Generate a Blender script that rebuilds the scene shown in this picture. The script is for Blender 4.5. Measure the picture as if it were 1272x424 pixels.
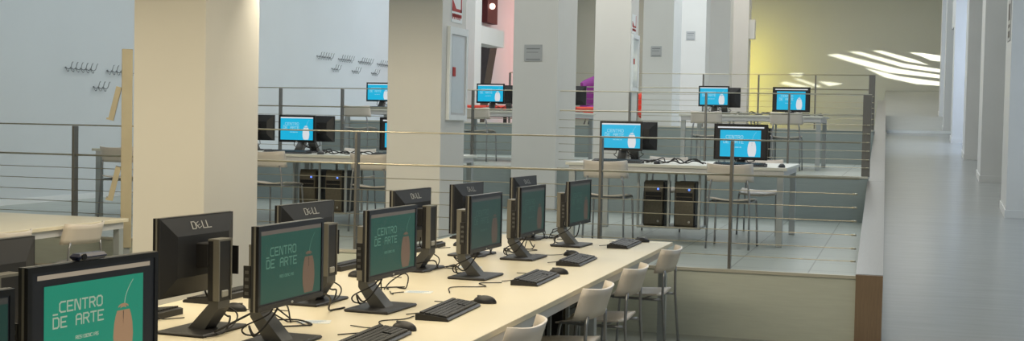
import bpy, bmesh, math, random
from mathutils import Vector, Matrix
random.seed(7)
PI = math.pi
R = math.radians
SC = bpy.context.scene
COL = SC.collection
for o in list(bpy.data.objects):
    bpy.data.objects.remove(o)

# ------------------------------------------------------------------ camera
EYE = Vector((0, 0, 1.624))
YAW, PITCH, ROLL = R(16.9), R(2.11), R(1.15)
cr = Vector((math.cos(YAW), math.sin(YAW), 0)); cf = Vector((-math.sin(YAW), math.cos(YAW), 0)); cu = Vector((0, 0, 1))
fw = cf*math.cos(PITCH) - cu*math.sin(PITCH); up = cu*math.cos(PITCH) + cf*math.sin(PITCH)
r3 = cr*math.cos(ROLL) + up*math.sin(ROLL); u3 = up*math.cos(ROLL) - cr*math.sin(ROLL)
cam = bpy.data.cameras.new('camera'); cam.sensor_width = 36.0; cam.lens = 1569/1272*36; cam.clip_end = 200
cam_o = bpy.data.objects.new('camera', cam); COL.objects.link(cam_o)
cam_o.matrix_world = Matrix(((r3.x, u3.x, -fw.x, EYE.x), (r3.y, u3.y, -fw.y, EYE.y), (r3.z, u3.z, -fw.z, EYE.z), (0, 0, 0, 1)))
SC.camera = cam_o
SC.view_settings.view_transform = 'Standard'
SC.view_settings.look = 'None'
SC.view_settings.gamma = 1.0
SC.view_settings.use_curve_mapping = False
SC.view_settings.exposure = 0.0

# ------------------------------------------------------------------ world and lights
wd = bpy.data.worlds.new('world'); SC.world = wd; wd.use_nodes = True
bg = wd.node_tree.nodes['Background']; bg.inputs[0].default_value = (0.62, 0.72, 0.85, 1); bg.inputs[1].default_value = 0.5

def area(name, loc, size, power, color, rot=(0, 0, 0), spread=180):
    l = bpy.data.lights.new(name, 'AREA'); l.shape = 'RECTANGLE'; l.size, l.size_y = size
    l.energy = power; l.color = color; l.spread = R(spread)
    o = bpy.data.objects.new(name, l); o.location = loc; o.rotation_euler = rot; COL.objects.link(o)
    return o
def spot(name, loc, to, power, color, angle, blend=.5, radius=.1):
    l = bpy.data.lights.new(name, 'SPOT'); l.energy = power; l.color = color; l.spot_size = R(angle); l.spot_blend = blend
    l.shadow_soft_size = radius
    o = bpy.data.objects.new(name, l); o.location = loc
    o.rotation_euler = (Vector(to)-Vector(loc)).to_track_quat('-Z', 'Y').to_euler(); COL.objects.link(o)
    return o
WARM = (1.0, .88, .67); WHITE = (1.0, .98, .93); COOL = (.78, .89, 1.0)
area('lamp_front_table', (-2.2, 5.2, 2.80), (2.0, 4.5), 82, WARM)
area('lamp_front_left', (-5.4, 4.2, 2.80), (2.2, 3.0), 112, (1.0, .85, .60))
area('fill_column', (-4.4, 7.75, 2.80), (1.6, .25), 70, WARM, (R(50), 0, 0))  # added fill, no fixture there: lifts the lower face of the second column
area('lamp_front_right', (1.2, 3.0, 2.80), (1.5, 4.0), 40, (.86, .92, 1.0))
area('lamp_terrace_one', (-3.0, 12.8, 5.6), (4.0, 2.0), 80, WHITE)
area('lamp_terrace_one_left', (-7.4, 12.8, 5.6), (3.0, 2.0), 62, (.86, .95, 1.0))
area('lamp_terrace_two', (-4.0, 18.4, 6.2), (7.0, 2.5), 230, WHITE)
area('lamp_terrace_three', (-4.5, 25.0, 6.6), (8.0, 4.0), 430, (.86, .94, 1.0))
area('lamp_rear', (-3.0, 34.0, 6.7), (9.0, 5.0), 260, WHITE)
area('fill_rear_left', (-7.0, 37.5, 6.6), (4.0, 2.0), 60, (1.0, .93, .92))  # extra unseen lamp put in to brighten the left of the back wall
area('lamp_ramp', (.6, 15.0, 6.4), (1.2, 9.0), 42, (.85, .93, 1.0))
area('fill_ramp_near', (1.5, 10.8, 5.6), (1.4, 3.0), 55, (.80, .88, 1.0))  # unseen lamp added to lighten the lower ramp
area('daylight_bay_near', (3.0, 14.6, 2.2), (2.2, 2.6), 22, (.55, .74, 1.0), (0, R(90), 0))
area('daylight_bay_middle', (3.0, 23.8, 3.2), (1.9, 3.0), 125, (.62, .74, 1.0), (0, R(90), 0))
area('daylight_bay_far', (3.0, 29.5, 3.6), (3.2, 3.0), 45, (.75, .84, 1.0), (0, R(90), 0))
area('bounce_yellow', (-4.9, 39.3, 3.0), (.3, 3.2), 36, (1.0, .82, .02), (R(90), 0, R(-35)))  # added lamp standing in for light bounced off a yellow surface
area('wash_red', (-7.0, 34.0, 4.0), (3.0, 3.5), 46, (1.0, .24, .20), (R(90), 0, R(90)), 110)
SUN_L = Vector((9.0, 30.0, 7.0))
spot('low_sun_beam', SUN_L, (3.2, 36.8, 4.85), 24000, (1.0, .97, .86), 44, .1, .035)

# ------------------------------------------------------------------ materials
def lin(c):
    return tuple(((v/255)/12.92 if v/255 <= .04045 else ((v/255+.055)/1.055)**2.4) for v in c)
MATS = {}
def mat(name, rgb, rough=.5, metal=0.0, var=.06, scale=8.0, bump=0.0, spec=.5, stretch=None, coat=0.0):
    m = bpy.data.materials.new(name); m.use_nodes = True; MATS[name] = m
    nt = m.node_tree; b = nt.nodes['Principled BSDF']
    b.inputs['Roughness'].default_value = rough; b.inputs['Metallic'].default_value = metal
    b.inputs['Specular IOR Level'].default_value = spec; b.inputs['Coat Weight'].default_value = coat
    tc = nt.nodes.new('ShaderNodeTexCoord'); mp = nt.nodes.new('ShaderNodeMapping')
    if stretch: mp.inputs['Scale'].default_value = stretch
    nz = nt.nodes.new('ShaderNodeTexNoise'); nz.inputs['Scale'].default_value = scale; nz.inputs['Detail'].default_value = 4
    cr_ = nt.nodes.new('ShaderNodeValToRGB'); c = lin(rgb)
    cr_.color_ramp.elements[0].position = .3; cr_.color_ramp.elements[1].position = .7
    cr_.color_ramp.elements[0].color = (*[v*(1-var) for v in c], 1); cr_.color_ramp.elements[1].color = (*[min(1, v*(1+var)) for v in c], 1)
    nt.links.new(tc.outputs['Object'], mp.inputs[0]); nt.links.new(mp.outputs[0], nz.inputs['Vector'])
    nt.links.new(nz.outputs['Fac'], cr_.inputs[0]); nt.links.new(cr_.outputs[0], b.inputs['Base Color'])
    if bump:
        bp = nt.nodes.new('ShaderNodeBump'); bp.inputs['Strength'].default_value = bump; bp.inputs['Distance'].default_value = .01
        nt.links.new(nz.outputs['Fac'], bp.inputs['Height']); nt.links.new(bp.outputs[0], b.inputs['Normal'])
    return m
def glow(name, rgb, s=1.0):
    m = bpy.data.materials.new(name); m.use_nodes = True; MATS[name] = m
    nt = m.node_tree; b = nt.nodes['Principled BSDF']
    nz = nt.nodes.new('ShaderNodeTexNoise'); nz.inputs['Scale'].default_value = 3
    mx = nt.nodes.new('ShaderNodeMix'); mx.data_type = 'RGBA'; c = lin(rgb)
    mx.inputs[6].default_value = (*[v*.94 for v in c], 1); mx.inputs[7].default_value = (*c, 1)
    nt.links.new(nz.outputs['Fac'], mx.inputs[0]); nt.links.new(mx.outputs[2], b.inputs['Emission Color'])
    b.inputs['Emission Strength'].default_value = s
    b.inputs['Base Color'].default_value = (.01, .01, .012, 1); b.inputs['Roughness'].default_value = .35
    return m
mat('paint_column', (214, 212, 206), .55, var=.015, scale=2)
mat('paint_wall', (206, 213, 216), .6, var=.02, scale=1)
mat('paint_rear', (196, 198, 186), .6, var=.02, scale=1)
mat('paint_pier', (205, 206, 204), .5, var=.02, scale=2)
mat('paint_ceiling', (225, 224, 218), .8, var=.02, scale=2)
mat('floor_ground', (150, 152, 142), .32, var=.05, scale=14)
mat('floor_landing', (150, 152, 146), .55, var=.04, scale=3)
mat('floor_ramp', (148, 151, 149), .24, var=.05, scale=3, stretch=(.6, 6, 1))
mat('riser', (140, 150, 148), .42, metal=.0, var=.04, scale=5, stretch=(1, 1, 12))
mat('riser_front', (198, 202, 190), .45, metal=.0, var=.04, scale=5, stretch=(1, 1, 12))
mat('steel', (136, 134, 130), .36, metal=.85, var=.05, scale=8, stretch=(14, 1, 1))
mat('steel_warm_reflect', (142, 120, 98), .42, metal=.25, var=.08, scale=10, stretch=(14, 14, 1))  # brown is the warm reflection put into the steel's colour
mat('steel_edge', (206, 202, 188), .3, metal=.3, var=.03, scale=6)
mat('steel_post', (128, 126, 122), .38, metal=.75, var=.05, scale=9, stretch=(8, 8, 1))
mat('cable_steel', (188, 180, 158), .30, metal=.8, var=.05, scale=20)
mat('laminate', (228, 218, 192), .38, var=.02, scale=3)
mat('laminate_white', (214, 214, 204), .35, var=.02, scale=3)
mat('laminate_edge', (205, 205, 205), .4, var=.03, scale=5)
mat('table_leg', (176, 182, 184), .35, metal=.4, var=.03, scale=6)
mat('chair_shell', (210, 201, 190), .38, var=.03, scale=5)
mat('chair_tube', (150, 152, 155), .30, metal=.7, var=.04, scale=10)
mat('black_plastic', (32, 32, 34), .42, var=.12, scale=12)
mat('black_bezel', (20, 20, 24), .3, var=.1, scale=12)
mat('dark_back', (36, 37, 40), .45, var=.1, scale=8)
mat('silver_plastic', (132, 130, 122), .35, metal=.4, var=.05, scale=8)
mat('grey_stand', (92, 92, 90), .38, metal=.3, var=.06, scale=8)
mat('port_green', (60, 66, 40), .4, var=.1)
mat('key_black', (44, 44, 44), .5, var=.12, scale=40)
mat('rubber', (24, 24, 24), .6, var=.1)
mat('cable_grey', (84, 80, 70), .5, var=.1)
mat('logo_grey', (176, 176, 172), .4, var=.04)
mat('paper', (222, 226, 226), .7, var=.02)
mat('ink_blue', (130, 160, 190), .7, var=.05)
mat('webcam_blue', (28, 38, 74), .3, var=.1)
mat('beige_board', (172, 162, 136), .6, var=.05, scale=6)
mat('hook_steel', (146, 150, 152), .35, metal=.6, var=.05)
mat('sign_red', (176, 50, 46), .5, var=.04)
mat('sign_white', (228, 232, 232), .5, var=.02)
mat('plaque', (176, 177, 176), .4, metal=.1, var=.02)
mat('cabinet_glass', (206, 214, 218), .15, var=.03, scale=3)
mat('plaque_ink', (128, 130, 130), .5, var=.04)
mat('sofa_red', (214, 66, 44), .7, var=.06, scale=20)
mat('sofa_purple', (128, 44, 120), .7, var=.06, scale=20)
mat('dark_steel', (70, 62, 62), .5, metal=.3, var=.1)
mat('dark_red', (90, 22, 22), .6, var=.1)
mat('tower_front', (92, 87, 74), .5, var=.12, scale=60)
glow('led_blue', (90, 130, 255), 2.2)
glow('bulb', (255, 214, 200), 2.5)
glow('screen_cyan', (8, 176, 218), 1.0); glow('screen_white', (214, 218, 222), 1.0); glow('screen_pale', (150, 212, 232), 1.0)
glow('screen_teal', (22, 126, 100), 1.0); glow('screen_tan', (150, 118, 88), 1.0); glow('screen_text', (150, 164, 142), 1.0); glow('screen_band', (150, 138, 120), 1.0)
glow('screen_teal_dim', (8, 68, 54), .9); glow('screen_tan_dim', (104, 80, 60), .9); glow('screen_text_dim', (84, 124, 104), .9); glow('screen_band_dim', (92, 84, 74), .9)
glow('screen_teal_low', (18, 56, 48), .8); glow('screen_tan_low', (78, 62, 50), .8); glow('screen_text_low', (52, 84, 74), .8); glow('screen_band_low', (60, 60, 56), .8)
glow('screen_black', (14, 16, 20), 1.0)

def tiled(name, rgb, joint, sx, sy, off=(0, 0), rough=.35):
    m = bpy.data.materials.new(name); m.use_nodes = True; MATS[name] = m
    nt = m.node_tree; b = nt.nodes['Principled BSDF']; b.inputs['Roughness'].default_value = rough
    tc = nt.nodes.new('ShaderNodeTexCoord'); mp = nt.nodes.new('ShaderNodeMapping')
    mp.inputs['Location'].default_value = (off[0], off[1], 0)
    br = nt.nodes.new('ShaderNodeTexBrick'); br.offset = 0; br.squash = 1
    br.inputs['Scale'].default_value = 1; br.inputs['Brick Width'].default_value = sx; br.inputs['Row Height'].default_value = sy
    br.inputs['Mortar Size'].default_value = .006; br.inputs['Mortar Smooth'].default_value = .2
    c = lin(rgb); br.inputs['Color1'].default_value = (*c, 1); br.inputs['Color2'].default_value = (*[v*.94 for v in c], 1)
    br.inputs['Mortar'].default_value = (*lin(joint), 1)
    nt.links.new(tc.outputs['Object'], mp.inputs[0]); nt.links.new(mp.outputs[0], br.inputs[0]); nt.links.new(br.outputs[0], b.inputs['Base Color'])
tiled('floor_tiles', (168, 176, 170), (112, 118, 114), .6, .6, off=(.02, .1), rough=.3)

# ------------------------------------------------------------------ mesh helpers
class MB:
    def __init__(s): s.v = []; s.f = []; s.mi = []; s.sm = []
    def _add(s, vs, fs, mi=0, smooth=False):
        n = len(s.v); s.v += [tuple(v) for v in vs]
        for f in fs: s.f.append([n+i for i in f]); s.mi.append(mi); s.sm.append(smooth)
        return s
    def box(s, x0, x1, y0, y1, z0, z1, mi=0, M=None, bev=0):
        if bev:
            b = min(bev, (x1-x0)*.45, (y1-y0)*.45, (z1-z0)*.45)
            vs = []
            for z, i in ((z0, b), (z0+b, 0), (z1-b, 0), (z1, b)):
                a, c, d, e = x0+i, x1-i, y0+i, y1-i
                q = 0 if i else b*.6
                vs += [(a+q, d, z), (c-q, d, z), (c, d+q, z), (c, e-q, z), (c-q, e, z), (a+q, e, z), (a, e-q, z), (a, d+q, z)]
            fs = [list(range(7, -1, -1)), list(range(24, 32))]
            for k in range(3):
                for i in range(8): fs.append([k*8+i, k*8+(i+1) % 8, (k+1)*8+(i+1) % 8, (k+1)*8+i])
        else:
            vs = [(x, y, z) for z in (z0, z1) for y in (y0, y1) for x in (x0, x1)]
            fs = [(0, 2, 3, 1), (4, 5, 7, 6), (0, 1, 5, 4), (1, 3, 7, 5), (3, 2, 6, 7), (2, 0, 4, 6)]
        if M: vs = [M @ Vector(v) for v in vs]
        s._add(vs, fs, mi); return s
    def prism(s, poly, axis, a, b, mi=0, M=None):
        # poly in the two other axes, extruded along axis from a to b
        def P(p, t): return {'x': (t, p[0], p[1]), 'y': (p[0], t, p[1]), 'z': (p[0], p[1], t)}[axis]
        n = len(poly); vs = [P(p, a) for p in poly]+[P(p, b) for p in poly]
        fs = [list(range(n))[::-1], list(range(n, 2*n))]+[[i, (i+1) % n, n+(i+1) % n, n+i] for i in range(n)]
        if M: vs = [M @ Vector(v) for v in vs]
        s._add(vs, fs, mi); return s
    def tube(s, pts, r, n=8, mi=0, M=None):
        pts = [Vector(p) for p in pts]
        if M: pts = [M @ p for p in pts]
        rings = []; prev = None
        for i, p in enumerate(pts):
            d = (pts[min(i+1, len(pts)-1)]-pts[max(i-1, 0)]).normalized()
            if prev is None:
                ref = Vector((0, 0, 1)) if abs(d.z) < .9 else Vector((1, 0, 0)); a = d.cross(ref).normalized()
            else: a = (prev-d*prev.dot(d)).normalized()
            prev = a; b = d.cross(a); rr = r[i] if isinstance(r, (list, tuple)) else r
            rings.append([p+(a*math.cos(t)+b*math.sin(t))*rr for t in [2*PI*k/n for k in range(n)]])
        vs = [v for g in rings for v in g]; fs = []
        for i in range(len(pts)-1):
            for k in range(n): fs.append([i*n+k, i*n+(k+1) % n, (i+1)*n+(k+1) % n, (i+1)*n+k])
        s._add(vs, fs, mi, True)
        s._add(rings[0], [list(range(n))[::-1]], mi); s._add(rings[-1], [list(range(n))], mi); return s
    def grid(s, fn, nu, nv, thick, mi=0, M=None):
        # closed shell from fn(u,v) -> (point, normal)
        top = []; bot = []
        for j in range(nv+1):
            for i in range(nu+1):
                p, nrm = fn(i/nu, j/nv); p = Vector(p); nrm = Vector(nrm).normalized()
                top.append(p+nrm*thick/2); bot.append(p-nrm*thick/2)
        vs = top+bot; N = len(top); W = nu+1; fs = []
        if M: vs = [M @ v for v in vs]
        for j in range(nv):
            for i in range(nu):
                a = j*W+i; fs.append([a, a+1, a+W+1, a+W]); fs.append([N+a, N+a+W, N+a+W+1, N+a+1])
        s._add(vs, fs, mi, True); n0 = len(s.v)-len(vs)
        border = [i for i in range(W)]+[j*W+nu for j in range(1, nv+1)]+[nv*W+i for i in range(nu-1, -1, -1)]+[j*W for j in range(nv-1, 0, -1)]
        for k in range(len(border)):
            a, b = border[k], border[(k+1) % len(border)]
            s.f.append([n0+b, n0+a, n0+N+a, n0+N+b]); s.mi.append(mi); s.sm.append(False)
        return s
    def ellipsoid(s, c, r, nu=12, nv=8, mi=0, zmin=-1):
        vs = []; fs = []
        for j in range(nv+1):
            t = PI*j/nv
            for i in range(nu):
                a = 2*PI*i/nu; z = max(zmin, math.cos(t)); vs.append((c[0]+r[0]*math.sin(t)*math.cos(a), c[1]+r[1]*math.sin(t)*math.sin(a), c[2]+r[2]*z))
        for j in range(nv):
            for i in range(nu): fs.append([j*nu+i, (j+1)*nu+i, (j+1)*nu+(i+1) % nu, j*nu+(i+1) % nu])
        s._add(vs, fs, mi, True); return s
    def build(s, name, mats, parent=None, **kw):
        me = bpy.data.meshes.new(name); me.from_pydata(s.v, [], s.f)
        if isinstance(mats, str): mats = [mats]
        for m in mats: me.materials.append(MATS[m])
        me.polygons.foreach_set('material_index', s.mi); me.polygons.foreach_set('use_smooth', s.sm)
        bm = bmesh.new(); bm.from_mesh(me); bmesh.ops.remove_doubles(bm, verts=bm.verts, dist=1e-5)
        bmesh.ops.recalc_face_normals(bm, faces=bm.faces); bm.to_mesh(me); bm.free(); me.update()
        o = bpy.data.objects.new(name, me); COL.objects.link(o)
        if parent is not None: o.parent = parent
        for k, v in kw.items(): o[k] = v
        return o
def tag(o, label, cat, group=None, kind=None):
    o['label'] = label; o['category'] = cat
    if group: o['group'] = group
    if kind: o['kind'] = kind
    return o
def empty(name, loc=(0, 0, 0), rz=0, label=None, cat=None, group=None):
    o = bpy.data.objects.new(name, None); COL.objects.link(o); o.empty_display_size = .1
    o.location = loc; o.rotation_euler = (0, 0, rz)
    if label: tag(o, label, cat, group)
    return o
def copy_tree(o, parent=None):
    c = o.copy(); COL.objects.link(c)
    if parent is not None: c.parent = parent
    for ch in [k for k in bpy.data.objects if k.parent == o]: copy_tree(ch, c)
    return c
used = set()
def place(proto, loc, rz, label, group=None):
    o = proto if proto.name not in used else copy_tree(proto)
    used.add(proto.name); used.add(o.name)
    o.location = loc; o.rotation_euler = (0, 0, rz); o['label'] = label
    if group: o['group'] = group
    elif 'group' in o: del o['group']
    return o
def struct(name, mb, m): return mb.build(name, m, kind='structure')

# ------------------------------------------------------------------ room shell
Z1, Z2, Z3 = .527, 1.075, 1.638
Y1, Y2, Y3, YB = 9.82, 15.6, 21.4, 40.6
XL, XR, XC = -10.2, 3.2, -.26
RS = .092
def ramp_z(y): return max(0.0, RS*(y-9.3))
struct('floor', MB().box(XL, XR, -3, 9.3, -.2, 0).box(XL, XC, 9.3, Y1, -.2, 0), 'floor_ground')
struct('floor', MB().box(XL, XC, Y1, Y2, Z1-.02, Z1), 'floor_tiles')
struct('floor', MB().box(XL, -.31, Y2, Y3, Z2-.02, Z2), 'floor_tiles')
struct('floor', MB().box(XL, -.37, Y3, YB, Z3-.02, Z3), 'floor_tiles')
struct('floor', MB().prism([(9.3, -.2), (9.3, 0), (26.8, ramp_z(26.8)), (26.8, ramp_z(26.8)-.2)], 'x', XC+.02, XR), 'floor_ramp')
struct('floor', MB().prism([(26.8, ramp_z(26.8)-.2), (26.8, ramp_z(26.8)), (YB, ramp_z(YB)), (YB, ramp_z(YB)-.2)], 'x', -.38, XR), 'floor_landing')
struct('wall_front_riser', MB().box(XL, XC, Y1, Y1+.1, -.1, Z1-.021), 'riser_front')
struct('wall_middle_riser', MB().box(XL, -.31, Y2, Y2+.1, Z1, Z2-.021), 'riser')
struct('wall_rear_riser', MB().box(XL, -.37, Y3, Y3+.1, Z2, Z3-.021), 'riser')
struct('trim_1', MB().box(XL, XC, Y1-.012, Y1+.03, Z1-.018, Z1+.006), 'steel_edge')
struct('trim_2', MB().box(XL, -.31, Y2-.012, Y2+.03, Z2-.018, Z2+.006), 'steel_edge')
struct('trim_3', MB().box(XL, -.37, Y3-.012, Y3+.03, Z3-.018, Z3+.006), 'steel_edge')
struct('trim_4', MB().box(-.2, 1.3, 26.74, 26.88, ramp_z(26.8)-.01, ramp_z(26.8)+.045), 'sign_white')
struct('wall_left', MB().box(XL-.2, XL, -3, YB, -.2, 7.4), 'paint_wall')
struct('baseboard_left', MB().box(XL, XL+.012, Y1, Y2, Z1, Z1+.07), 'sign_white')
struct('wall_back', MB().box(XL-.2, XR+.2, YB, YB+.2, -.2, 7.4), 'paint_rear')
struct('wall_entrance', MB().box(XL-.2, XR+.2, -3.2, -3, -.2, 7.4), 'paint_wall')
struct('ceiling', MB().box(XL-.2, XR+.2, -3.2, 8.5, 2.86, 3.1).box(XL-.2, XR+.2, 8.3, 8.5, 2.74, 2.86), 'paint_ceiling')
struct('ceiling', MB().box(XL-.2, XR+.2, 8.5, YB+.2, 7.2, 7.4).box(XL-.2, XR+.2, 8.4, 8.5, 3.1, 7.4), 'paint_ceiling')
struct('wall_right', MB().box(XR, XR+.2, -3, 34.6, -.2, 7.4).box(XR, XR+.2, 34.6, YB, -.2, 3.9).box(XR, XR+.2, 34.6, YB, 5.9, 7.4), 'paint_wall')

# added unseen mask in the right wall: slits shaped to throw the sun patches
def pix_ray(x, y): return fw + r3*((x-636)/1569) - u3*((y-212)/1569)
def on_plane(x, y, axis, val):
    d = pix_ray(x, y); i = 'xyz'.index(axis); return EYE + d*((val-EYE[i])/d[i])
slits = [[(1019, 68), (1034, 67), (1075, 77), (1112, 86), (1168, 94), (1168, 98), (1096, 90), (1052, 78)],
         [(1066, 84), (1112, 95), (1168, 102.5), (1168, 107), (1132, 104.5), (1092, 96)],
         [(1046, 64), (1062, 64.5), (1116, 79), (1168, 87), (1168, 91), (1116, 84)],
         [(1076, 63), (1088, 63), (1130, 74), (1148, 81), (1118, 76)],
         [(1122, 65), (1140, 66), (1168, 70), (1168, 77), (1150, 75), (1138, 70)],
         [(960, 104), (966, 101), (984, 105), (1003, 109), (980, 108)],
         [(971, 91), (990, 91), (987, 95), (975, 94)],
         [(1008, 101), (1022, 102), (1040, 104), (1022, 107)],
         [(976, 97.5), (985, 98), (1014, 108), (1006, 108)],
         [(943, 133), (952, 132.5), (957, 134), (948, 135)]]
cv = bpy.data.curves.new('sun_mask_outline', 'CURVE'); cv.dimensions = '2D'; cv.fill_mode = 'BOTH'; cv.extrude = .004
def add_poly(pts):
    sp = cv.splines.new('POLY'); sp.points.add(len(pts)-1); sp.use_cyclic_u = True
    for i, p in enumerate(pts): sp.points[i].co = (p[0], p[1], 0, 1)
add_poly([(34.6, 3.9), (YB, 3.9), (YB, 5.9), (34.6, 5.9)])
for s_ in slits[:9]:
    q = []
    for (x, y) in s_:
        P = on_plane(x, y, 'y', YB); t = (XR-SUN_L.x)/(P.x-SUN_L.x); H = SUN_L+(P-SUN_L)*t; q.append((H.y, H.z))
    add_poly(q)
tmp = bpy.data.objects.new('tmp', cv); COL.objects.link(tmp)
me = bpy.data.meshes.new_from_object(tmp.evaluated_get(bpy.context.evaluated_depsgraph_get()))
bpy.data.objects.remove(tmp)
so = bpy.data.objects.new('sun_patch_mask', me); me.materials.clear(); me.materials.append(MATS['paint_wall']); COL.objects.link(so)
so.matrix_world = Matrix(((0, 0, 1, XR+.1), (1, 0, 0, 0), (0, 1, 0, 0), (0, 0, 0, 1))); so['kind'] = 'structure'

# columns (white square shafts on one grid line, plus one further left)
for (y0, dep, zb) in ((7.0, .69, 0), (11.27, .68, Z1), (15.52, .98, Z1), (20.05, .62, Z2), (24.07, .92, Z3), (28.3, .62, Z3), (32.5, .62, Z3), (36.6, .62, Z3)):
    top = 2.86 if y0 < 8 else 7.2
    struct('column', MB().box(-4.655 if y0 < 8 else -4.69 if y0 < 12 else -4.73, -4.14, y0, y0+dep, zb, top, bev=.006), 'paint_column')
struct('column', MB().box(-9.45, -8.9, 26.3, 26.75, Z3, 7.2, bev=.006), 'paint_column')
struct('beam', MB().box(-9.3, -8.9, 26.75, 28.45, 3.41, 3.80), 'paint_column')
struct('beam', MB().box(-4.14, -3.98, 36.7, 37.0, 4.2, 4.75), 'paint_column')
# ramp side piers with their baseboards
piers = [(16.1, 16.9, 1.27), (19.35, 20.1, 1.165), (22.2, 22.9, 1.08), (24.9, 25.5, .98), (27.2, 27.7, .905), (31.0, 31.6, .93)]
for i, (a, b, x) in enumerate(piers):
    m = MB().box(x, XR, a, b, ramp_z(a)-.1, 7.2)
    struct('pier', m, 'paint_pier')
    struct('baseboard_right', MB().prism([(a-.012, ramp_z(a)-.02), (b+.01, ramp_z(b)-.02), (b+.01, ramp_z(b)+.09), (a-.012, ramp_z(a)+.09)], 'x', x-.012, XR-.01), 'paint_pier')
struct('beam', MB().box(.98, 1.2, 25.5, 26.4, 3.65, 4.2), 'paint_pier')

# ------------------------------------------------------------------ steel kerb wall beside the ramp
KY = [Y1-.02, Y2, Y3, 26.0, 31.0]; KZ = [.548, 1.03, 1.47, 1.90, 2.35]
def kerb_z(y):
    for i in range(4):
        if y <= KY[i+1] or i == 3: return KZ[i]+(KZ[i+1]-KZ[i])*(y-KY[i])/(KY[i+1]-KY[i])
def kx0(y): return -.264-.0091*(y-Y1)
def kx1(y): return -.066-.0095*(y-Y1)
t = empty('kerb_wall', (0, 0, 0), 0, 'long brushed steel kerb wall climbing between the terraces and the ramp', 'wall')
def hexa(a, b, ins, lo, hi, dy=0):
    a += dy; b -= dy
    return MB()._add([(kx0(a)+ins, a, lo(a)), (kx1(a)-ins, a, lo(a)), (kx1(b)-ins, b, lo(b)), (kx0(b)+ins, b, lo(b)),
                      (kx0(a)+ins, a, hi(a)), (kx1(a)-ins, a, hi(a)), (kx1(b)-ins, b, hi(b)), (kx0(b)+ins, b, hi(b))],
                     [(3, 2, 1, 0), (4, 5, 6, 7), (0, 1, 5, 4), (1, 2, 6, 5), (2, 3, 7, 6), (3, 0, 4, 7)])
for k in range(4):
    a, b = KY[k], KY[k+1]
    hexa(a, b, .004, (lambda y: -.3) if k == 0 else (lambda y: kerb_z(y)-1.2), lambda y: kerb_z(y)-.021).build('core', 'riser', t)
    hexa(a, b, 0, lambda y: kerb_z(y)-.02, kerb_z, .003).build('cap_sheet', 'steel', t)
MB().box(-.262, -.066, Y1-.045, Y1-.021, -.19, .545).build('end_plate', 'steel_warm_reflect', t, label='brownish steel end plate facing the table')

# ------------------------------------------------------------------ cable railings
def railing(y, z, x_posts, h, heights, label, endpost=None, x0=XL, x1=XC):
    t = empty('cable_railing', (0, y, z), 0, label, 'railing')
    for x in x_posts:
        MB().box(x-.011, x+.011, -.035, .035, 0.001, h-.008, bev=.003).build('post', 'steel_post', t)
    if endpost:
        MB().box(endpost-.05, endpost+.05, -.012, .012, 0.001, h-.004, bev=.003).build('end_post', 'steel_post', t)
        x1 = endpost+.05
    MB().tube([(x0+.01, 0, h), (x1, 0, h)], .0065, 8).build('top_cable', 'cable_steel', t)
    MB().tube([(x0+.01, 0, heights[0]), (x1, 0, heights[0])], .0085, 8).build('middle_rail', 'cable_steel', t)
    for q in heights[1:]:
        MB().tube([(x0+.01, -.03, q), (x1-.05, -.03, q), (x1-.045, -.03, q), (x1-.01, -.03, q)], [.0035, .0035, .008, .008], 6).build('cable', 'cable_steel', t)
    return t
HH = [.735, .618, .515, .412, .308, .205, .108]
railing(Y1+.09, Z1, [-9.3, -7.2, -4.39, -2.263, -1.221], 1.008, HH, 'nearest steel cable railing, on the first terrace edge above the grey front step')
railing(Y2+.09, Z2, [-9.3, -8.107, -7.183, -5.32, -3.231, -2.272, -1.261], .985, HH, 'middle steel cable railing, along the edge of the second terrace', endpost=-.345)
railing(Y3+.09, Z3, [-6.6, -4.3, -3.166, -2.24, -1.31], .9, [.66, .55, .45, .36, .27, .18, .09], 'farthest steel cable railing, on the third terrace in front of the yellow wall', endpost=-.41, x0=-6.62)

# ------------------------------------------------------------------ screens: drawn picture as flat coloured shapes in the screen mesh
GL = {'C': [[(4, 6), (1, 6), (0, 5), (0, 1), (1, 0), (4, 0)]], 'E': [[(4, 6), (0, 6), (0, 0), (4, 0)], [(0, 3), (3.2, 3)]],
      'N': [[(0, 0), (0, 6), (1, 6), (3.4, 0), (4, 0), (4, 6)]], 'T': [[(0, 6), (4, 6)], [(2, 6), (2, 0)]],
      'R': [[(0, 0), (0, 6), (3, 6), (4, 5), (4, 4), (3, 3), (0, 3)], [(2, 3), (4, 0)]],
      'O': [[(1, 0), (0, 1), (0, 5), (1, 6), (3, 6), (4, 5), (4, 1), (3, 0), (1, 0)]],
      'D': [[(0, 0), (0, 6), (3, 6), (4, 5), (4, 1), (3, 0), (0, 0)]], 'A': [[(0, 0), (0, 5), (1, 6), (3, 6), (4, 5), (4, 0)], [(0, 3), (4, 3)]],
      '_': [[(0, 0), (3, 0)]], ' ': [], 'S': [[(4, 6), (1, 6), (0, 5), (0, 4), (1, 3), (3, 3), (4, 2), (4, 1), (3, 0), (0, 0)]],
      'I': [[(2, 0), (2, 6)]], 'L': [[(0, 6), (0, 0), (4, 0)]]}
def strokes(mb, text, x, z, h, w, lw, to3, mi, adv=1.4):
    for ch in text:
        for pl in GL[ch]:
            for a, b in zip(pl, pl[1:]):
                p = Vector((x+a[0]/4*w, z+a[1]/6*h)); q = Vector((x+b[0]/4*w, z+b[1]/6*h)); d = (q-p).normalized()*lw/2; n = Vector((-d.y, d.x))
                mb._add([to3(*(p-d-n)), to3(*(q+d-n)), to3(*(q+d+n)), to3(*(p-d+n))], [(0, 1, 2, 3)], mi)
        x += w*adv
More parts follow.
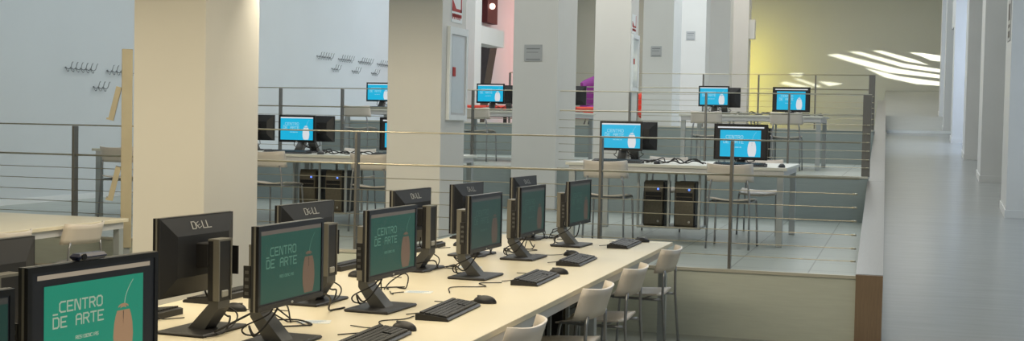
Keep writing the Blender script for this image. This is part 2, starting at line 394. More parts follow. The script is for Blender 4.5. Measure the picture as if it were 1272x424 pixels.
def screen_mesh(W, H, layout):
    """local x right, z up, origin at lower left, picture on y=0 facing -y. materials: 0 picture,1 figure,2 text,3 band,4 black"""
    m = MB()
    def rect(x0, x1, z0, z1, y, mi): m._add([(x0, y, z0), (x1, y, z0), (x1, y, z1), (x0, y, z1)], [(0, 1, 2, 3)], mi)
    m.box(0, W, 0, .003, 0, H, 4)
    if layout == 'boxed':
        rect(.04*W, .96*W, .925*H, .97*H, -.0004, 3)
        px0, px1, pz0, pz1 = .09*W, .90*W, 0.03*H, .86*H
    else:
        rect(0.01*W, .99*W, .93*H, .985*H, -.0004, 3)
        px0, px1, pz0, pz1 = .01*W, .99*W, .02*H, .93*H
    rect(px0, px1, pz0, pz1, -.0004, 0)
    w, h = px1-px0, pz1-pz0
    T = lambda a, b: (px0+a, -.0009, pz0+b)
    lw = h*.019
    strokes(m, '_', .085*w, .665*h, .11*h, .05*w, lw, T, 2)
    strokes(m, 'CENTRO', .145*w, .685*h, .115*h, .052*w, lw, T, 2)
    strokes(m, 'DE ARTE', .085*w, .51*h, .115*h, .052*w, lw, T, 2)
    strokes(m, 'RESIDENCIAS', .30*w, .34*h, .035*h, .015*w, lw*.45, T, 2)
    # the pictured computer mouse with its cord
    cx = .785*w
    prof = [(.072, .0), (.098, .12), (.106, .25), (.098, .40), (.082, .50), (.066, .56)]
    left = [(cx-a*w, b*h) for a, b in prof]; right = [(cx+a*w, b*h) for a, b in prof[::-1]]
    pts = left+right; m._add([(px0+x, -.0009, pz0+z+.02*h) for x, z in pts], [list(range(len(pts)))], 1)
    for rr in (.035, .06):
        arc = [(cx+rr*w*math.cos(a), .585*h+rr*h*math.sin(a)*.9) for a in [PI*(.15+.7*k/8) for k in range(9)]]
        for a, b in zip(arc, arc[1:]):
            m._add([T(a[0], a[1]), T(b[0], b[1]), T(b[0], b[1]+.022*h), T(a[0], a[1]+.022*h)], [(0, 1, 2, 3)], 1)
    cord = [(cx+.01*w+.09*w*(k/8)**1.8, .66*h+.28*h*k/8) for k in range(9)]
    for a, b in zip(cord, cord[1:]):
        m._add([T(a[0], a[1]), T(b[0], b[1]), T(b[0]+.007*w, b[1]), T(a[0]+.007*w, a[1])], [(0, 1, 2, 3)], 2)
    m._add([T(cx-.004*w, .42*h), T(cx+.004*w, .42*h), T(cx+.004*w, .57*h), T(cx-.004*w, .57*h)], [(0, 1, 2, 3)], 4)
    return m
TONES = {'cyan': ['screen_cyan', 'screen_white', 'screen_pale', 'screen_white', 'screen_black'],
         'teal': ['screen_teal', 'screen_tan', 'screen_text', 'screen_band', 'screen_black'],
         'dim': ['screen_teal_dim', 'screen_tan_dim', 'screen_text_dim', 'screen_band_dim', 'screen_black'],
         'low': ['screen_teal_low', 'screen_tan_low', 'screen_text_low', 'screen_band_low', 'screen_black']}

def curve(pts, n=8):
    P = [Vector(p) for p in pts]; P = [P[0]*2-P[1]]+P+[P[-1]*2-P[-2]]; out = []
    for i in range(1, len(P)-2):
        for k in range(n):
            t = k/n; a, b, c, d = P[i-1], P[i], P[i+1], P[i+2]
            out.append(.5*((2*b)+(c-a)*t+(2*a-5*b+4*c-d)*t*t+(3*b-a-3*c+d)*t**3))
    out.append(P[-2]); return out

def make_monitor(name, W, H, z0, tone, layout, silver, cables=True, seed=0):
    """origin: centre of the base on the table. screen faces -y."""
    rnd = random.Random(seed)
    t = empty(name, (0, 0, 0), 0, name, 'monitor')
    bz = .016
    # base plate
    MB().box(-.16, .16, -.11, .11, 0, .014, bev=.005).build('base', 'black_plastic', t)
    # slanted neck and upright column behind the panel
    nk = MB(); nk.prism([(-.045, .012), (.035, .012), (.098, .10), (.098, .15), (.052, .15), (.052, .115)], 'x', -.042, .042)
    nk.build('neck', 'grey_stand', t)
    ct = z0+H*.70
    c = MB(); c.box(-.048, -.040, .076, .104, .13, ct, 1, bev=.002); c.box(.040, .048, .076, .104, .13, ct, 1, bev=.002); c.box(-.047, .047, .052, .076, .13, ct-.004, 0)
    c.box(-.040, .040, .056, .100, .13, ct-.004, 0); c.box(-.048, .048, .052, .104, ct-.004, ct+.004, 1)
    c.build('column', ['black_plastic', 'silver_plastic' if silver else 'black_plastic'], t)
    MB().box(-.022, .022, .048, .1048, .145, .172, bev=.003).build('cable_clip', 'logo_grey' if silver else 'black_plastic', t)
    # panel: silver rim, black shell with a bevelled rear bulge
    yf = -.060
    rim = MB(); fm = 'silver_plastic' if silver else 'black_bezel'
    x0, x1, za, zb = -W/2, W/2, z0, z0+H
    rim.box(x0, x1, yf, yf+.012, za, za+bz+.004, 0); rim.box(x0, x1, yf, yf+.012, zb-bz, zb, 0)
    rim.box(x0, x0+bz, yf, yf+.012, za+bz, zb-bz, 0); rim.box(x1-bz, x1, yf, yf+.012, za+bz, zb-bz, 0)
    rim.box(x0-.001, x1+.001, yf+.012, yf+.020, za-.001, zb+.001, 1)
    bezel = rim.build('bezel', ['black_bezel', fm], t)
    sh = MB(); sh.box(x0, x1, yf+.020, yf+.032, za, zb)
    i, j, k, l = x0+.004, x1-.004, za+.004, zb-.004; a, b, c2, d = x0+.075, x1-.075, za+.075, zb-.075; yb, yc = yf+.032, yf+.062
    sh._add([(i, yb, k), (j, yb, k), (j, yb, l), (i, yb, l), (a, yc, c2), (b, yc, c2), (b, yc, d), (a, yc, d)],
            [(0, 1, 5, 4), (1, 2, 6, 5), (2, 3, 7, 6), (3, 0, 4, 7), (4, 5, 6, 7)])
    shell = sh.build('rear_shell', 'dark_back', t)
    # mount between shell and column, with its light top edge
    zc = z0+H*.5
    mo = MB(); mo.box(-.055, .055, yc-.004, .056, zc-.05, zc+.05, 0, bev=.004)
    mo.build('mount', 'black_plastic', t)
    if silver:
        lg = MB(); hx = .030; n0 = Vector((0, yc-yb, (zb-.004)-(d)))  # slope of the top bevel
        def onb(px, pz): # px from centre (seen from behind, x mirrored), pz 0..1 up the bevel
            f = pz; y = yc+(yb-yc)*f; z = d+(l-d)*f; return (-px, y+.0015, z+.0012)
        onm = lambda x, z: onb(x, z*7)   # z in metres along the bevel, scaled to 0..1
        strokes(lg, 'D', -.066, .045, .055, .026, .0065, onm, 0)
        ca, sa = math.cos(R(38)), math.sin(R(38))
        def onE(x, z): x -= .013; z -= .0275; return onm(-.020+x*ca-z*sa*.5, .0725+(x*sa+z*ca)*.9)
        strokes(lg, 'E', 0, 0, .052, .026, .0055, onE, 0)
        strokes(lg, 'LL', .008, .045, .055, .024, .0065, onm, 0, adv=1.25)
        lg.build('maker_lettering', 'logo_grey', shell, label='grey letters DELL on the upper rear bevel')
        pb = MB(); pb.box(-W/2-.001, -W/2+.006, yf+.034, yf+.062, z0+.05, z0+.17, 0)
        for q in range(4): pb.box(-W/2-.0018, -W/2, yf+.040, yf+.056, z0+.062+q*.026, z0+.074+q*.026, 1)
        pb.build('side_ports', ['black_plastic', 'grey_stand'], t)
    sm = screen_mesh(W-2*bz, H-2*bz-.004, layout); s_ = sm.build('screen', TONES[tone], t)
    s_.location = (-W/2+bz, yf+.003, z0+bz+.004)
    MB().ellipsoid((0.0, yf-.0005, z0+.009), (.010, .0015, .005), 10, 6).build('front_badge', 'logo_grey', t)
    if cables:
        s1 = rnd.choice((-1, 1))
        MB().tube(curve([(.06*s1, -.028, z0+.03), (.07*s1, -.03, z0-.02), (.13*s1, .02, .05), (.02*s1, .115, .06), (-.03*s1, .125, .012), (-.10*s1, .13, .0075)]), .0042, 6).build('power_cable', 'rubber', t)
        MB().tube(curve([(-.05, .0, z0+.03), (-.06, .0, z0-.03), (-.10, .09, .07), (-.04, .12, .03), (.08, .13, .0075), (.16, .12, .0075)]), .0035, 6).build('video_cable', 'rubber', t)
    return t

def make_keyboard(L=.50):
    """long side along x, keys readable from -y; origin on the table at its centre"""
    t = empty('keyboard', (0, 0, 0), 0, 'k', 'keyboard')
    MB().prism([(-.075, 0), (.075, 0), (.075, .026), (.060, .030), (-.070, .014), (-.078, .008)], 'x', -L/2, L/2).build('body', 'black_plastic', t)
    kk = MB(); ang = math.atan2(.016, .130)
    M = Matrix.Translation((0, -.070, .0145)) @ Matrix.Rotation(ang, 4, 'X')
    for r_ in range(6):
        y = .006+r_*.0205+(.004 if r_ == 5 else 0)
        for cidx in range(22):
            x = -L/2+.012+cidx*(L-.024)/22
            if cidx in (15, 18) and r_ in (1, 2) and cidx == 15: continue
            if r_ == 0 and 4 <= cidx <= 8:
                if cidx == 4: kk.box(x, x+.0215*5-.003, y, y+.017, -.001, .007, M=M)
                continue
            kk.box(x, x+.0185, y, y+.0175, -.001, .007, M=M)
    kk.build('keys', 'key_black', t)
    MB().tube(curve([(-.05, .075, .015), (-.06, .10, .006), (-.10, .13, .005), (-.14, .155, .005)]), .0025, 6).build('cord', 'rubber', t)
    return t
def make_mouse():
    t = empty('computer_mouse', (0, 0, 0), 0, 'm', 'mouse')
    MB().ellipsoid((0, 0, .004), (.032, .058, .034), 16, 12, zmin=-.12).build('shell', 'black_plastic', t)
    MB().box(-.004, .004, .018, .038, .030, .0375, bev=.002).build('scroll_wheel', 'grey_stand', t)
    MB().tube(curve([(0, .055, .010), (-.01, .09, .004), (-.05, .15, .0035), (-.04, .24, .0035)]), .0022, 6).build('cord', 'rubber', t)
    return t

def make_chair():
    """sitter faces +y; origin on the floor under the seat centre"""
    t = empty('stacking_chair', (0, 0, 0), 0, 'c', 'chair')
    def seat(u, v):
        x = (u-.5)*.42*(1-.10*v); y = -.20+.40*v
        z = .452-.020*math.cos((u-.5)*PI)*1.0-.018*(v**4)*1.5+.012*(1-v)**3
        return (x, y, z), (0, 0, 1)
    MB().grid(seat, 10, 8, .010).build('seat', 'chair_shell', t)
    def back(u, v):
        q = 2*u-1; x = q*.212*(1-.03*v); fl = .018*q*q+.060*q**6
        y = -.252+fl-.050*v; z = .612+.160*v+.010*(q*q*1.4-.7)*v
        return (x, y, z), ((.036*q+.36*q**5)/.212, -1, -.3)
    MB().grid(back, 20, 4, .010).build('backrest', 'chair_shell', t)
    for s in (-1, 1):
        MB().tube([(s*.195, -.27, 0), (s*.185, -.235, .44), (s*.172, -.236, .58), (s*.160, -.240, .628)], .0095, 8).build('leg', 'chair_tube', t)
        MB().tube(curve([(s*.20, .20, 0), (s*.19, .175, .38), (s*.185, .14, .428), (s*.185, .05, .425), (s*.185, -.225, .425)], 5), .0095, 8).build('leg', 'chair_tube', t)
    for yy in (-.10, .12): MB().tube([(-.185, yy, .422), (.185, yy, .422)], .008, 8).build('crossbar', 'chair_tube', t)
    return t

def table(loc, W, D, h, label, top_m, group=None, nlegs=2, trough=True):
    """origin at floor under front left corner, +x W, +y D"""
    t = empty('work_table', loc, 0, label, 'table', group)
    MB().box(0, W, 0, D, h-.028, h, bev=.002).build('tabletop', top_m, t)
    fr = MB(); fr.box(.03, W-.03, .03, .075, h-.085, h-.028); fr.box(.03, W-.03, D-.075, D-.03, h-.085, h-.028)
    fr.box(.03, .075, .075, D-.075, h-.085, h-.028); fr.box(W-.075, W-.03, .075, D-.075, h-.085, h-.028)
    fr.build('apron_frame', 'laminate_edge', t)
    xs = [.03+i*(W-.12)/(nlegs-1) for i in range(nlegs)] if D < W else [.03, W-.09]
    ys = [.03, D-.09] if D < W else [.03+i*(D-.12)/(nlegs-1) for i in range(nlegs)]
    for x in xs:
        for y in ys: MB().box(x, x+.06, y, y+.06, 0, h-.085, bev=.004).build('leg', 'table_leg', t)
    return t
def make_tower(led=True):
    """pc case standing in its hanging cradle; front faces -y; origin at the bottom of the case"""
    t = empty('computer_tower', (0, 0, 0), 0, 'p', 'computer')
    b = MB(); b.box(-.103, .103, -.17, .20, 0, .435, bev=.008); b.build('case', 'black_plastic', t)
    f_ = MB(); f_.prism([(-.195, .02), (-.175, 0), (-.1705, 0), (-.1705, .435), (-.178, .445), (-.20, .39), (-.205, .2)], 'x', -.090, .090); fr = f_.build('front_panel', 'tower_front', t)
    d = MB(); d.box(-.078, .078, -.212, -.198, .30, .335); d.box(-.078, .078, -.212, -.198, .255, .29); d.build('drive_bays', 'black_bezel', fr)
    if led: MB().ellipsoid((.045, -.203, .365), (.010, .007, .010), 10, 6).build('power_light', 'led_blue', fr)
    MB().ellipsoid((.05, -.207, .05), (.012, .004, .012), 10, 6).build('badge', 'logo_grey', fr)
    return t
def make_cradle(h):
    """metal frame hanging from the tabletop that carries two towers; origin at its floor level, hangs from h"""
    t = empty('tower_cradle', (0, 0, 0), 0, 'tc', 'rack')
    for x in (-.30, 0, .30):
        for y in (-.215, .21): MB().box(x-.011, x+.011, y-.011, y+.011, .125, h).build('upright_bar', 'table_leg', t)
    MB().box(-.31, .31, -.225, .22, .105, .125, bev=.003).build('shelf', 'table_leg', t)
    return t

FT = 'workstations on the front table'
# ------------------------------------------------------------------ front long table with everything on it
TX0, TX1, TY0, TY1, TH = -3.213, -1.587, 2.3, 9.42, .76
table((TX0, TY0, 0), TX1-TX0, TY1-TY0, TH, 'long cream-topped table in the foreground carrying two rows of monitors', 'laminate', nlegs=4)
ZT = TH
desc_r = ['nearest monitor, big bright green poster on its screen, webcam on top',
          'second nearest green-screened monitor of the front table, left of the third',
          'third nearest green-screened monitor, between two keyboards and the DELL backs',
          'fourth monitor from the front in the chair-side row, dim green screen',
          'fifth monitor from the front in the chair-side row, narrow dark green screen',
          'farthest monitor of the front table, dark screen, nearest the railing']
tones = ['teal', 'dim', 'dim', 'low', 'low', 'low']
angs = [6.5, 2, 3, 2, 2, 3.5]
tilt = []
rpos = [(-2.094, 2.979), (-2.215, 4.386), (-2.199, 5.371), (-2.187, 6.707), (-2.225, 7.787), (-2.156, 8.775)]
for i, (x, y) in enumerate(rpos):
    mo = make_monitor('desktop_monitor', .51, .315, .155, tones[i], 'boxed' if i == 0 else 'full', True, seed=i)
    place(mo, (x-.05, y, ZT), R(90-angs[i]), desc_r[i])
desc_l = ['black monitor at the lower left corner, seen from behind, beside the big green screen',
          'large DELL monitor back in front of the beige column, seen from behind',
          'second clear DELL monitor back, behind the second green screen',
          'third clear DELL monitor back, in front of the cream column with the hose cabinet',
          'fourth DELL monitor back, partly hidden by a dim green screen',
          'smallest and farthest DELL monitor back of the front table']
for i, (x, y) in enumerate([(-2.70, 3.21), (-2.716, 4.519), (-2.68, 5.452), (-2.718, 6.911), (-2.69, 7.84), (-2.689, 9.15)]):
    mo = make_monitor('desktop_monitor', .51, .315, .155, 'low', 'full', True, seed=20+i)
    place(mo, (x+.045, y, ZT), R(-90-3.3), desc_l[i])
# a further monitor edge at the extreme lower left
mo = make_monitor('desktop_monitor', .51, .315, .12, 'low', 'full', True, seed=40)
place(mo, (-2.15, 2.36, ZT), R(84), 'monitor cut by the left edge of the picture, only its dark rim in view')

kb = make_keyboard(); ms = make_mouse()
kb_y = [(4.52, -1.93, 92, 'keyboard cut by the bottom edge, in front of the second green screen'),
        (5.38, -1.92, 92, 'keyboard in front of the third green screen'),
        (6.70, -1.885, 91, 'keyboard in front of the fourth monitor, with its mouse at the far end'),
        (7.72, -1.905, 91, 'keyboard in front of the fifth monitor, close to its mouse'),
        (8.96, -1.86, 90, 'farthest keyboard, near the railing corner of the front table')]
for y, x, a, lb in kb_y: place(kb, (x, y, ZT), R(a), lb)
kb_l = [(3.60, -3.09, 'keyboard behind the rim of the nearest monitor, on the left side'),
        (4.62, -3.06, 'keyboard on the left side of the table, beside the large DELL back'),
        (5.42, -3.08, 'keyboard on the left side, between the first DELL back and the second green screen'),
        (6.85, -3.08, 'keyboard on the left side, left of the third green screen'),
        (8.05, -3.08, 'keyboard on the left side, beside the slanted stand of the third DELL back'),
        (9.10, -3.08, 'farthest left-side keyboard, seen between two far monitors')]
for y, x, lb in kb_l: place(kb, (x, y, ZT), R(-92), lb)
for x, y, a, lb in [(-1.93, 4.86, 80, 'mouse at the end of the keyboard cut by the bottom edge'), (-1.87, 5.75, 95, 'mouse beyond the keyboard of the third green screen'),
                    (-1.85, 7.06, 100, 'mouse beyond the keyboard of the fourth monitor'), (-2.03, 8.08, 90, 'mouse between the fifth monitor and the farthest one'),
                    (-1.80, 9.30, 100, 'mouse at the far corner of the front table'), (-2.82, 5.04, -80, 'mouse beside the stand of the large DELL back'),
                    (-2.83, 6.42, -85, 'mouse left of the third green screen, by the left-side keyboard'), (-2.86, 4.05, -70, 'mouse lying by the base of the large DELL back'),
                    (-2.9, 8.35, -85, 'small mouse on the left side near the fourth DELL back')]:
    place(ms, (x, y, ZT), R(a), lb)
# webcam
t = empty('webcam', (-2.10, 2.95, ZT+.155+.315+.001), R(83.5), 'small blue-black webcam clipped on top of the nearest monitor', 'webcam')
MB().box(-.055, .055, -.022, .018, .001, .020, bev=.008).build('body', 'webcam_blue', t)
MB().tube([(-.038, -.024, .012), (-.038, -.018, .012)], .009, 12).build('lens', 'black_bezel', t)
# slips of paper
for x, y, a, lb in [(-2.36, 4.90, 20, 'small printed paper slip near the base of the second green screen'), (-2.30, 5.98, 10, 'worn printed label on the table beyond the third green screen'),
                    (-2.42, 7.15, 15, 'faint paper slip on the table beyond the fourth monitor')]:
    m = MB(); m.box(-.07, .07, -.045, .045, 0.0005, .0014, 0)
    for k in range(4): m.box(-.055, .02+.01*k, -.030+k*.017, -.024+k*.017, .0014, .0017, 1)
    tag(m.build('paper_slip', ['paper', 'ink_blue']), lb, 'paper')
    ob = [q for q in bpy.data.objects if q.get('label') == lb][0]; ob.location = (x, y, ZT); ob.rotation_euler = (0, 0, R(a))
# tangles of leads along the middle of the table
def lead(name, pts, r, m_, lb, cat='cable'):
    P = [Vector((p.x, p.y, max(p.z, ZT+r+.0005))) for p in curve(pts)]
    tag(MB().tube(P, r, 6).build(name, m_), lb, cat)
spots = [(-2.45, 4.78, 'between the first two DELL backs'), (-2.45, 5.95, 'behind the third green screen'), (-2.45, 7.10, 'behind the fourth monitor'), (-2.45, 8.25, 'behind the fifth monitor'), (-2.42, 9.22, 'at the far end of the table')]
for k, (x, y, where) in enumerate(spots):
    rn = random.Random(100+k); z = ZT+.005
    for q in range(4):
        pts = []; a = rn.uniform(0, 6.28)
        for s in range(6):
            a += rn.uniform(-.9, 1.4); rad = .05+.035*s if s < 4 else .12
            pts.append((x+rad*math.cos(a)*.8, y+rad*math.sin(a), z+(rn.uniform(.02, .09) if s in (1, 2, 3) and q < 2 else 0)))
        lead('cable', pts, .0035 if q < 3 else .0028, 'rubber', ['thick looping black lead ', 'raised black lead loop ', 'flat black lead ', 'thin black lead '][q]+where)
lead('cable', [(-2.55, 4.40, ZT+.02), (-2.45, 4.55, ZT+.09), (-2.36, 4.75, ZT+.16), (-2.34, 5.0, ZT+.10), (-2.42, 5.18, ZT+.01), (-2.40, 5.3, ZT+.006)], .0045, 'rubber', 'big black lead arching up beside the column of the second green screen')
lead('cable', [(-2.12, 4.62, ZT+.005), (-2.0, 4.8, ZT+.005), (-2.10, 5.0, ZT+.005), (-2.03, 5.1, ZT+.005), (-2.02, 5.2, ZT+.005)], .0028, 'rubber', 'thin lead crossing the table towards the keyboard of the third green screen')
lead('cable', [(-2.14, 6.0, ZT+.005), (-2.2, 6.2, ZT+.005), (-2.05, 6.3, ZT+.005), (-2.12, 6.42, ZT+.005), (-2.02, 6.5, ZT+.005)], .0028, 'rubber', 'thin zigzag lead lying before the keyboard of the fourth monitor')

# ------------------------------------------------------------------ chairs at the front table
ch = make_chair()
for y, a, lb in [(5.20, 88, 'nearest white chair at the front table, at the bottom edge of the picture'), (6.56, 86, 'second white chair along the front table, counted from the camera'),
                 (7.56, 87, 'third white chair along the front table, seat clearly in view'), (8.84, 86, 'farthest white chair at the front table, by the table corner')]:
    place(ch, (-1.74, y, 0), R(a), lb)
# towers under the front table
cr2 = make_cradle(TH-.085); cr2.rotation_euler = (0, 0, R(90))
tw = make_tower(False)
for y, w1 in [(6.15, 'second'), (7.15, 'third'), (8.2, 'fourth')]:
    place(cr2, (-2.22, y, 0), R(90), 'steel tower cradle under the front table, by the %s white chair' % w1)
    for s, w2 in ((-1, 'nearer'), (1, 'farther')):
        place(tw, (-2.22, y+s*.15, .126), R(90), '%s black computer tower under the front table, by the %s white chair' % (w2, w1))

# ------------------------------------------------------------------ left table with its chairs (left edge of the picture)
table((-8.7, 7.0, 0), 2.5, 2.27, .76, 'cream table at the left edge, two white chairs pushed up to it', 'laminate')
place(ch, (-6.36, 8.60, 0), R(82), 'white chair at the left table, near its far corner')
place(ch, (-6.36, 7.72, 0), R(80), 'white chair at the left table, cut by the black monitor in the corner')
# display board with two hinged sloping shelves
t = empty('display_board', (-6.40, 9.53, 0), R(33.5), 'tall beige display board with two sloping flaps beside the big beige column', 'display stand')
MB().box(-.045, .045, -.15, .15, .49, 2.20, bev=.004).build('panel', 'beige_board', t)
for s_ in (-.13, .09): MB().box(-.03, .03, s_, s_+.04, 0.025, .49).build('leg', 'table_leg', t)
for s_ in (-.125, .095): MB().box(-.13, .13, s_, s_+.03, 0, .025).build('foot', 'table_leg', t)
for z in (1.87, 1.18):
    M = Matrix.Translation((-.045, 0, z)) @ Matrix.Rotation(R(13), 4, 'Y')
    MB().box(-.045, .0, -.13, .13, -.28, 0, M=M).box(-.060, .0, -.13, .13, -.295, -.28, M=M).build('sloping_flap', 'beige_board', t)

# ------------------------------------------------------------------ terrace one and two: tables, monitors, chairs, towers
mA = make_monitor('flat_monitor', .43, .29, .115, 'cyan', 'full', False, seed=60)
mB = make_monitor('flat_monitor', .515, .345, .055, 'cyan', 'boxed', False, seed=61)
def bank(x0, x1, y, z, name, mons, backs, chairs, far_chairs, tower_x):
    table((x0, y, z), x1-x0, 1.62, .74, 'white table '+name, 'laminate_white')
    for (kind, x, lb) in mons:
        place(mA if kind == 'a' else mB, (x, y+.50, z+.74), R(random.uniform(-2, 2)), lb)
        place(kb, (x+.03, y+.16, z+.74), 0, 'keyboard under the '+lb)
        place(ms, (x+.42, y+.16, z+.74), 0, 'mouse by the '+lb)
    for (x, lb) in backs: place(mA, (x, y+1.10, z+.74), PI, lb)
    for (x, lb) in chairs: place(ch, (x, y-.12, z), R(random.uniform(-3, 3)), lb)
    for (x, lb) in far_chairs: place(ch, (x, y+1.47, z), PI+R(random.uniform(-6, 6)), lb)
    for k in range(max(1, len(mons))):
        rn = random.Random(int(abs(x0)*100)+k); cx = (mons[k][1]+.55) if mons else x0+1.2
        if cx > x1-.2: continue
        for q in range(3):
            pts = [(cx+(i-3)*.09+rn.uniform(-.03, .03), y+.35+q*.12+rn.uniform(-.07, .07), z+.746+(rn.uniform(.01, .05) if i % 2 else .0)) for i in range(7)]
            tag(MB().tube([Vector((p.x, p.y, max(p.z, z+.7468))) for p in curve(pts)], .006, 6).build('cable', 'rubber'), ['front', 'middle', 'rear'][q]+' black lead on the white table '+name+(', right heap' if k else ''), 'cable')
    if tower_x is not None:
        c_ = place(cr3, (tower_x, y+.55, z), 0, 'steel tower cradle under the white table '+name)
        for s, w2 in ((-1, 'left'), (1, 'right')):
            place(tw, (tower_x+s*.152, y+.55, z+.126), 0, '%s computer tower under the white table %s' % (w2, name))
cr3 = make_cradle(.655); tw = make_tower()
bank(-3.07, -.96, 11.88, Z1, 'on the first terrace, right side',
     [('a', -2.62, 'smaller cyan-screened monitor on the right table of the first terrace'), ('b', -1.44, 'largest cyan-screened monitor, centre right')],
     [(-2.60, 'black monitor back peeping out right of the smaller cyan screen')],
     [(-2.60, 'white chair in front of the smaller cyan screen, first terrace'), (-1.43, 'white chair in front of the largest cyan screen, first terrace')],
     [(-2.35, 'white chair on the far side of the first terrace table, behind the towers'), (-1.35, 'white chair on the far side of the first terrace table, near its right leg')], -2.11)
bank(-6.64, -4.52, 11.88, Z1, 'between the two cream columns',
     [('a', -6.17, 'cyan-screened monitor between the two cream columns'), ('b', -4.95, 'cyan-screened monitor half hidden by the column with the hose cabinet')],
     [(-6.27, 'black monitor back right of the cyan screen between the cream columns')],
     [(-6.10, 'white chair between the cream columns, left one by the big column'), (-4.98, 'white chair between the cream columns, right one at the second column')],
     [(-6.0, 'white chair on the far side of the table between the cream columns')], -5.84)
bank(-8.42, -6.66, 11.88, Z1, 'at the left end of the first terrace',
     [], [(-7.02, 'black monitor back at the right edge of the big beige column')],
     [(-7.86, 'white chair at the left end of the first terrace, beside the display board'), (-7.10, 'white chair mostly behind the big beige column')], [], None)
bank(-2.92, -.96, 17.55, Z2, 'on the second terrace before the yellow wall',
     [('a', -2.50, 'smaller far cyan screen on the second terrace, left of the yellow wall'), ('b', -1.42, 'far cyan screen before the yellow wall, second terrace')],
     [(-2.42, 'black monitor back right of the smaller far cyan screen')],
     [(-2.48, 'white chair before the smaller far cyan screen'), (-1.42, 'white chair before the far cyan screen at the yellow wall')], [], -1.95)
bank(-6.5, -4.48, 17.55, Z2, 'left of the broad grey column',
     [('a', -5.83, 'far cyan screen left of the broad grey column, before the pink wall')],
     [(-5.72, 'black monitor back between the pink wall screen and the broad grey column'), (-4.74, 'black monitor back right of the broad grey column')],
     [(-5.80, 'white chair before the far cyan screen at the pink wall')], [], -5.1)
bank(-8.03, -6.6, 17.55, Z2, 'at the left end of the second terrace',
     [('a', -7.62, 'far cyan screen above the white table, cut by the second cream column')], [],
     [(-7.66, 'white chair on the second terrace at the pale wall, left of the second cream column')], [], None)

# ------------------------------------------------------------------ wall and column fittings
def hooks(n, y, z, lb, grp):
    t = empty('coat_rack', (XL, y, z), 0, lb, 'coat hooks', grp)
    for k in range(n):
        yy = (k-(n-1)/2)*.105
        m = MB(); m.tube([(.001, yy, 0), (.012, yy, 0)], .011, 10)
        m.tube(curve([(.010, yy, 0), (.045, yy, -.020), (.075, yy+.008, .0), (.085, yy+.02, .055), (.095, yy+.03, .075)], 5), .0055, 8)
        m.tube(curve([(.010, yy, -.01), (.035, yy, -.050), (.050, yy, -.045), (.052, yy, -.030)], 4), .0045, 8)
        m.build('hook', 'hook_steel', t)
hooks(6, 14.09, 2.235, 'six coat hooks on the left wall, nearest upper group', None)
hooks(6, 14.98, 2.235, 'six coat hooks on the left wall, upper group cut by the display board', None)
hooks(3, 14.52, 2.005, 'three coat hooks on the left wall, below the nearest upper groups', None)
for k, y in enumerate([21.4, 22.33, 23.26, 24.2]):
    hooks(6, y, 2.80, ['six far coat hooks, leftmost group between the cream columns', 'six far coat hooks, second upper group from the left', 'six far coat hooks, third upper group from the left', 'six far coat hooks, upper group touching the second cream column'][k], None)
for k, y in enumerate([21.88, 22.81, 23.75]):
    hooks(3, y, 2.60, ['three far coat hooks, leftmost of the lower groups', 'three far coat hooks, middle of the lower groups', 'three far coat hooks, rightmost of the lower groups'][k], None)

def hose_cabinet(y0, y1, z0, z1, lb):
    t = empty('hose_cabinet', (-4.14, y0, z0), 0, lb, 'cabinet')
    D, H = y1-y0, z1-z0
    f_ = MB(); f_.box(.001, .035, 0, .05, 0, H); f_.box(.001, .035, D-.05, D, 0, H); f_.box(.001, .035, .05, D-.05, 0, .05); f_.box(.001, .035, .05, D-.05, H-.07, H)
    f_.build('frame', 'sign_white', t)
    d = MB().box(.001, .024, .052, D-.052, .052, H-.072).build('door', 'laminate_edge', t)
    MB().box(.0245, .027, .08, D-.10, .07, H-.09).build('glass_panel', 'cabinet_glass', d)
    MB().box(.0275, .037, .10, .17, H*.47, H*.47+.09, bev=.003).build('red_lock', 'sign_red', d)
def fire_sign(y0, y1, z0, z1, lb):
    t = empty('fire_sign', (-4.14, y0, z0), 0, lb, 'sign')
    D, H = y1-y0, z1-z0
    MB().box(.001, .005, 0, D, 0, H).build('plate', 'sign_white', t)
    m = MB(); P = .0056; zb = .30*H
    m.box(.005, P, D-.05, D-.015, zb, H-.01); m.box(.005, P, .015, D-.015, zb, zb+.03); m.box(.005, P, .015, .04, zb, H*.62)
    m.prism([(.04, zb+.03), (.13*D/.3, zb+.03), (.04, H*.62)], 'x', .005, P)
    m.box(.005, P, .02, D-.02, zb-.055, zb-.022)
    for k in range(5): m.box(.005, P, .03+k*(D-.07)/5, .03+k*(D-.07)/5+.025, .03, .075+.01*(k % 2))
    m.build('red_symbol', 'sign_red', t)
hose_cabinet(11.40, 11.93, 1.65, 2.55, 'white fire hose cabinet on the second cream column, facing the ramp')
fire_sign(11.50, 11.82, 2.60, 2.95, 'red and white fire sign above the nearer hose cabinet')
hose_cabinet(20.08, 20.62, 2.20, 3.12, 'narrow far hose cabinet on the column behind the broad grey one')
fire_sign(20.12, 20.45, 3.14, 3.44, 'far red and white fire sign above the far hose cabinet')
def plaque(x0, x1, z0, z1, y, lb):
    t = empty('wall_plaque', ((x0+x1)/2, y, z0), 0, lb, 'sign'); W, H = x1-x0, z1-z0
    MB().box(-W/2, W/2, -.010, -.001, 0, H, bev=.002).build('plate', 'plaque', t)
    m = MB()
    m.box(-W*.38, W*.38, -.0112, -.0101, H*.72, H*.79); m.box(-W*.38, W*.28, -.0112, -.0101, H*.52, H*.56); m.box(-W*.4, W*.40, -.0112, -.0101, H*.08, H*.14)
    m.build('lettering', 'plaque_ink', t)
plaque(-4.58, -4.345, 2.43, 2.64, 15.52, 'square grey plaque on the broad grey column, nearest of three')
plaque(-4.57, -4.36, 2.97, 3.18, 24.07, 'middle-sized grey plaque on the column behind the far hose cabinet')
plaque(-4.58, -4.38, 3.58, 3.78, 28.3, 'smallest and farthest grey plaque, on the pale column left of the yellow wall')
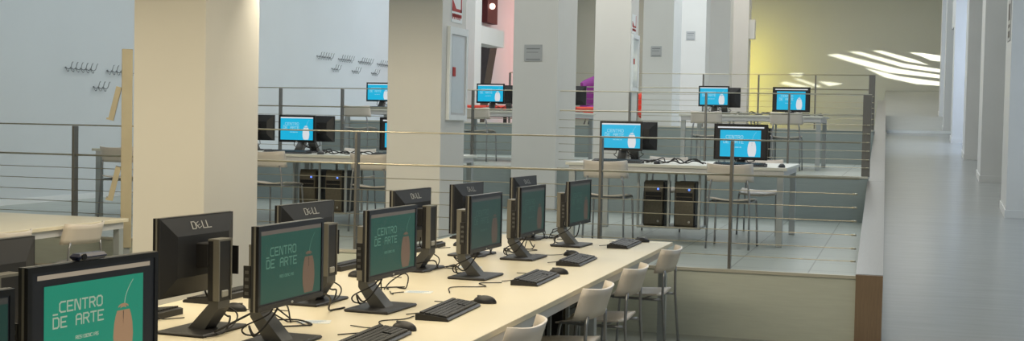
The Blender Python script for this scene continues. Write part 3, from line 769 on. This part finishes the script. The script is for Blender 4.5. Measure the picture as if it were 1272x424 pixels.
t = empty('pier_sign', (1.27, 16.25, 2.75), 0, 'narrow dark-lettered sign at the top of the nearest pier on the right', 'sign')
MB().box(-.008, -.001, 0, .40, 0, .5).build('plate', 'plaque', t)
MB().box(-.0095, -.0081, .08, .30, .04, .12).box(-.0095, -.0081, .08, .30, .16, .2).box(-.0095, -.0081, .08, .30, .25, .45).build('lettering', 'dark_steel', t)

# ------------------------------------------------------------------ far lounge: red and purple seats, leaning strut, red lit niche
t = empty('lounge_sofa', (-8.2, 24.6, Z3), 0, 'long low red lounge sofa seen under the far monitor before the pink wall', 'sofa')
MB().box(-1.4, 2.6, 0, .75, .12, .36, bev=.03).build('seat', 'sofa_red', t)
for x in (-1.3, .5, 2.4): MB().box(x, x+.06, .05, .11, 0, .12).build('leg', 'dark_steel', t)
def armchair(x, y, m_, lb, back_h=.82):
    t = empty('armchair', (x, y, Z3), 0, lb, 'armchair')
    MB().ellipsoid((0, 0, .26), (.34, .33, .16), 16, 10).build('seat', m_, t)
    def bk(u, v):
        a = (u-.5)*PI*.9; return (.36*math.sin(a), .06+.32*math.cos(a), .22+(back_h-.22)*v*(1-.25*abs(u-.5)*2)), (math.sin(a), math.cos(a), 0)
    MB().grid(bk, 14, 5, .06).build('backrest', m_, t)
    for sx in (-.18, .18):
        for sy in (-.16, .16): MB().tube([(sx*1.2, sy*1.2, 0), (sx, sy, .14)], .012, 8).build('leg', 'dark_steel', t)
armchair(-6.12, 26.2, 'sofa_purple', 'round purple armchair glimpsed right of the broad grey column', 1.12)
armchair(-4.97, 26.6, 'sofa_red', 'orange-red armchair glimpsed right of the far hose cabinet')
t = empty('leaning_strut', (-10.0, 30.0, Z3), 0, 'dark steel strut leaning against the pink wall, left of the far cyan screen', 'strut')
MB().prism([(-.5, 0), (.05, 0), (1.2, 2.4), (.65, 2.4)], 'x', -.12, .12).build('strut_body', 'dark_steel', t)
t = empty('lit_niche', (XL, 31.05, 4.2), 0, 'dark red lit niche with two round lamps above the white beam', 'niche')
MB().box(.001, .16, -.42, .42, 0, 1.4).build('surround', 'dark_red', t)
for z in (.42, 1.02): MB().ellipsoid((.22, -.22, z), (.08, .08, .08), 12, 8).build('lamp_globe', 'bulb', t)

# ------------------------------------------------------------------ shared groups for repeated things
GR = {'keyboard': 'black keyboards', 'mouse': 'black computer mice', 'chair': 'white stacking chairs', 'computer': 'black computer towers', 'rack': 'steel tower cradles',
      'coat hooks': 'coat hooks along the left wall', 'railing': 'cable railings on the terrace edges', 'cable': 'black leads on the tables', 'paper': 'paper slips on the front table'}
for o in COL.objects:
    if o.parent is None and 'category' in o:
        c = o['category']
        if c in GR: o['group'] = GR[c]
        elif c == 'monitor': o['group'] = 'monitors on the front table' if o.location.y < 9.7 else 'monitors on the terraces'
        elif c == 'table' and o.location.y > 9.8: o['group'] = 'white tables on the terraces'
